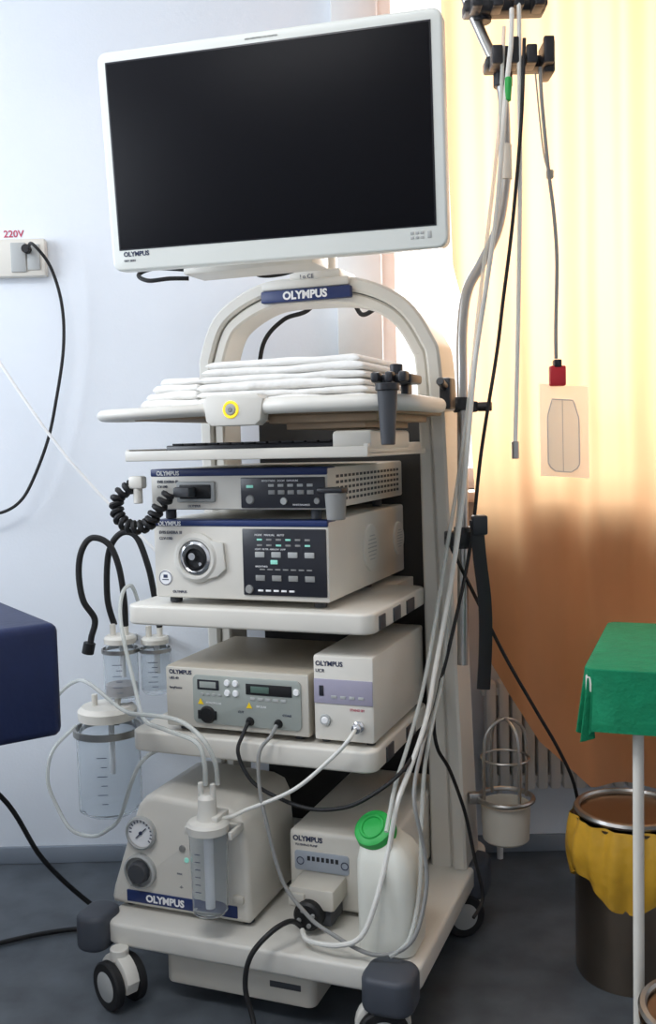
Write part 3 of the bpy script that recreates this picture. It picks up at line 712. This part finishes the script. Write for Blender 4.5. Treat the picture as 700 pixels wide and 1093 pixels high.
def claw(x0,x1,z0,z1):
    g=G().M('dark').box((x0,2.29,(z0+z1)/2-.014),(x1,2.34,(z0+z1)/2+.014),.006)
    n_=4
    for k in range(n_):
        xx=x0+(x1-x0)*(k+.5)/n_
        g.box((xx-.012,2.25,(z0+z1)/2-.02),(xx+.012,2.30,(z0+z1)/2+.010),.004)
        g.box((xx-.012,2.245,(z0+z1)/2-.02),(xx+.012,2.26,z0+(z1-z0)*(.75+.2*(k%2))),.004)
    g.cyl((x0+.045,2.33,z0),(x0+.045,2.33,z1),.022)
    g.box((x1-.025,2.27,z0+.01),(x1,2.34,z1),.006)
    return g
th.part('hanger_claw',claw(.335,.52,2.155,2.20),'black hanger claw')
th.part('hanger_claw',claw(.382,.535,2.01,2.095),'black hanger claw')
# hanging pad
cable('electrode_cable',[(.500,2.27,2.03),(.501,2.26,1.95),(.514,2.26,1.804),(.526,2.26,1.70),(.5316,2.26,1.60),(.528,2.26,1.45),(.528,2.26,1.380)],.0042,'grey','grey cable hanging from the pole claw','cable',WORLD)
cable('clip_cable',[(.490,2.275,2.02),(.505,2.27,1.85),(.518,2.27,1.80)],.002,'beige','short thin cable with small brass clip','cable',WORLD,extra=lambda g:g.M('beige').box((.512,2.265,1.785),(.528,2.275,1.805),.003))
th=Thing('return_electrode_pad','clear plastic return electrode pad with red connector clip','electrode pad',(.54,2.26,1.36),WORLD)
def padf(i,j):
    x=-.056+.112*i;z=-.105+.21*j
    return (.545+x+.02*(-z),2.262+.012*math.sin(i*3.1)-.01*j,1.215+z-.08*x)
th.part('film',G().M('padclear').grid(padf,12,16))
def gel(i,j):
    z=-.095+.165*j;w=.036 if z<.03 else .036-.30*(z-.03)
    x=(i-.5)*2*w*(1-.5*max(0,(-.075-z)/.02)**2)
    return (.543+x+.02*(-z),2.2575+.012*math.sin((.5+x/.112)*3.1)-.01*(z+.105)/.21,1.217+z-.08*x)
th.part('gel_area',G().M('padgel').grid(gel,10,18),'white gel area with grey printed outline')
out=[Vector(gel(0,j/18)) for j in range(19)]+[Vector(gel(1,1-j/18)) for j in range(19)]
out=[p+Vector((0,-.001,0)) for p in out]
th.part('printed_outline',G().M('padprint').tube(out,.0013,smooth=False,closed=True,seg=6).tube([Vector(gel(.5,j/18))+Vector((0,-.0008,0)) for j in range(19)],.0008,smooth=False,seg=6))
th.part('connector_clip',G().M('red').box((.512,2.246,1.318),(.548,2.268,1.364),.004).M('dark').box((.521,2.244,1.36),(.538,2.268,1.378),.003),'red connector clip')
# tubes at the column
def gc(g): g.M('green').cyl((.4125,2.2,1.935),(.416,2.2,1.985),.008)
cable('irrigation_tube',[(.434,2.25,2.15),(.425,2.22,2.06),(.409,2.2,1.949),(.398,2.2,1.82),(.385,2.2,1.69),(.360,2.2,1.53),(.336,2.2,1.384),(.320,2.2,1.24),(.305,2.2,1.094),(.285,2.19,.96),(.261,2.17,.841),(.225,2.12,.70),(.199,2.06,.612),(.16,2.0,.53),(.127,1.95,.471),(.105,1.92,.386),(.075,1.89,.29),(.045,1.885,.225),(.0,1.90,.20),(-.06,1.94,.19),(-.075,1.975,.195)],.0055,'whitetube','white irrigation tube with green connector hanging from the pole','tube',WORLD,extra=gc)
cable('clear_tube',[(.42,2.27,2.12),(.40,2.23,1.90),(.375,2.22,1.70),(.348,2.22,1.50),(.322,2.21,1.30),(.292,2.21,1.10),(.262,2.19,.95),(.232,2.16,.80),(.195,2.10,.66),(.155,2.03,.56),(.125,1.975,.50),(.11,1.93,.46),(.10,1.90,.43)],.0045,'tube','clear tube running beside the white tube to the jug','tube',WORLD)
cable('clear_tube',[(.312,2.22,1.20),(.300,2.21,1.10),(.283,2.2,.95),(.262,2.18,.80),(.245,2.15,.68),(.215,2.08,.60),(.19,2.02,.52),(.175,1.96,.42),(.165,1.92,.30),(.14,1.88,.22),(.10,1.87,.19)],.0045,'tube','clear tube hanging along the column to the deck','tube',WORLD)
cable('straight_tube',[(.45,2.25,2.168),(.449,2.25,1.96),(.448,2.25,1.762),(.44,2.25,1.45),(.431,2.25,1.19)],.005,'whitetube','straight white tube with metal tip hanging from the pole','tube',WORLD,extra=lambda g:g.M('steel').cyl((.431,2.25,1.155),(.431,2.25,1.195),.0085))
cable('hanging_cable',[(.461,2.25,2.086),(.45,2.24,1.90),(.428,2.24,1.679),(.405,2.24,1.51),(.389,2.24,1.391),(.352,2.24,1.176),(.331,2.24,1.005),(.305,2.22,.88),(.263,2.17,.74),(.235,2.14,.65),(.222,2.13,.587),(.230,2.14,.52),(.262,2.18,.454),(.30,2.22,.34),(.32,2.22,.235),(.338,2.22,.14),(.31,2.18,.11)],.0042,'rubber','long black cable hanging from the pole along the trolley column','cable',WORLD)
cable('hanging_cable',[(.27,2.24,.98),(.288,2.25,.94),(.34,2.26,.83),(.408,2.28,.69),(.48,2.30,.56),(.545,2.33,.445),(.59,2.36,.34),(.61,2.38,.2),(.62,2.40,.01)],.0042,'rubber','black cable sloping from the column down behind the bin','cable',WORLD)
g=G().M('black').tube([(.335,2.22,1.02),(.342,2.22,.93),(.352,2.22,.83),(.352,2.22,.73),(.346,2.22,.63)],(.004,.016),flat=(0,1,0),seg=10)
g.M('dark').box((.325,2.21,.985),(.360,2.24,1.03),.005)
solo('black_strap',g,'black flat strap hanging at the trolley column','strap',(.34,2.22,1.0),WORLD)
# bottle basket
th=Thing('bottle_basket','open cylindrical wire bottle basket on the trolley column','basket',(.40,2.36,.25),WORLD)
bx,by=.415,2.34
g=G().M('steel')
def ring(z,r,rr): g.tube([(bx+r*math.cos(q*math.pi/8),by+r*math.sin(q*math.pi/8),z) for q in range(16)],rr,n=3,closed=True,seg=8)
ring(.330,.066,.006);ring(.43,.058,.003)
for a0 in (0,math.pi/2):
    dx,dy=math.cos(a0+.4)*.06,math.sin(a0+.4)*.06
    g.tube([(bx-dx,by-dy,.325),(bx-dx,by-dy,.44),(bx-dx*.8,by-dy*.8,.50),(bx,by,.525),(bx+dx*.8,by+dy*.8,.50),(bx+dx,by+dy,.44),(bx+dx,by+dy,.325)],.004,seg=8)
g.box((bx-.09,by-.01,.318),(bx-.055,by+.01,.345),.003)
th.part('wire_frame',g)
g=G().M('offwhite').lathe([(0,.225),(.050,.225),(.056,.231),(.060,.318),(.056,.318),(.052,.236),(0,.232)],(bx,by,0),seg=32)
th.part('support_cup',g,'off-white cylindrical cup under the ring')
# ------------------------------------------------------------ draped table
e=Vector((.583-.421,2.09-1.67,0));L_=e.length;ang=math.atan2(e.y,e.x)-math.pi/2
TAB=Matrix.Translation((.436,1.67,0))@Matrix.Rotation(ang,4,'Z')
th=Thing('instrument_table','white-legged instrument table covered by a green surgical drape','table',(.3,.22,0),TAB)
def dr(i,j):
    pts=rrect(-.003,-.003,.60,L_+.003,.02,4);m=len(pts)
    k=i*m;a_=Vector(pts[int(k)%m]);b_=Vector(pts[(int(k)+1)%m]);p=a_.lerp(b_,k-int(k))
    c_=Vector((.3,L_/2));d=(p-c_).normalized()
    w=(.008*math.sin(i*75)+.006*math.sin(i*131+1))*j
    drop=.115+.012*math.sin(i*24)
    return (p.x+d.x*(w+.004*j),p.y+d.y*(w+.004*j),.802-drop*j)
g=G().M('drape').prism(rrect(-.003,-.003,.60,L_+.003,.02,4),.794,.804,'z',.003).grid(dr,240,10)
th.part('drape',g,'green cloth drape',angle=2)
g=G().M('cream').box((.0,.0,.76),(.595,L_,.793),.004);th.part('tabletop',g)
for (x_,y_) in ((.085,.03),(.56,.03),(.56,L_-.03),(.40,L_-.03)):
    th.part('leg',G().M('cream').cyl((x_,y_,0),(x_,y_,.765),.0095),'thin white tubular leg')
# ------------------------------------------------------------ bins
def bin_(x,y,r,H,label,bag):
    th=Thing('waste_bin',label,'bin',(x,y,0),WORLD)
    th.part('body',G().M('darksteel').lathe([(0,.0),(r*.97,0),(r,.01),(r,H-.03),(r*1.02,H-.02),(r*.96,H-.02),(r*.95,.02),(0,.01)],(x,y,0),seg=48))
    g=G().M('steel').lathe([(r*1.0,H-.012),(r*1.03,H-.006),(r*1.0,H),(r*.93,H+.001),(r*.90,H-.004)],(x,y,0),seg=48).M('darksteel').lathe([(0,H-.012),(r*.92,H-.010),(r*.93,H-.002)],(x,y,0),seg=48)
    th.part('lid',g,'round lid with bright rim')
    if bag:
        def bf(i,j):
            an=i*2*math.pi;rr=r*(1.05+.10*math.sin(j*math.pi)+.04*math.sin(an*9+j*3)+.03*math.sin(an*17))
            z=H-.015-(.15+.03*math.sin(an*3+1))*j
            return (x+rr*math.cos(an),y+rr*math.sin(an),z)
        th.part('bin_bag',G().M('yellowbag').grid(bf,120,14),'yellow plastic bag folded over the rim',angle=2)
bin_(.655,2.14,.118,.378,'round steel pedal bin lined with a yellow bag',True)
bin_(.590,1.50,.110,.29,'low round steel bin with bright rimmed lid',False)
# ------------------------------------------------------------ lights
def area(name,loc,rot,sx,sy,e,col):
    l=bpy.data.lights.new(name,'AREA');l.shape='RECTANGLE';l.size=sx;l.size_y=sy;l.energy=e;l.color=col
    o=bpy.data.objects.new(name,l);COL.objects.link(o);o.location=loc;o.rotation_euler=rot;return o
area('window_daylight',(.96,3.40,1.84),(math.radians(-90),0,0),1.8,1.4,62,(1,.97,.93))
area('ceiling_fill',(-.7,.7,2.88),(0,0,0),1.2,.6,30,(.97,.98,1.0))  # unseen overhead light added for general room brightness
area('left_fill',(-2.35,1.7,1.95),(0,math.radians(-90),0),1.2,1.2,42,(.84,.91,1.0))  # added fill that brightens the back wall; the left wall has no window
w=bpy.data.worlds.new('World');scene.world=w;w.use_nodes=True
w.node_tree.nodes['Background'].inputs[0].default_value=(.97,.98,1,1);w.node_tree.nodes['Background'].inputs[1].default_value=1.6
# ------------------------------------------------------------ camera
p=math.atan(73/1050);r=math.radians(1.4)
F=Vector((0,math.cos(p),-math.sin(p)));U0=Vector((0,math.sin(p),math.cos(p)));R0=Vector((1,0,0))
R=R0*math.cos(r)-U0*math.sin(r);U=U0*math.cos(r)+R0*math.sin(r)
cam=bpy.data.cameras.new('camera');co=bpy.data.objects.new('camera',cam);COL.objects.link(co)
cam.sensor_fit='VERTICAL';cam.sensor_height=36;cam.sensor_width=36;cam.lens=36*1050/1093;cam.clip_start=.02
co.matrix_world=Matrix(((R.x,U.x,-F.x,0),(R.y,U.y,-F.y,0),(R.z,U.z,-F.z,1.2),(0,0,0,1)))
scene.camera=co
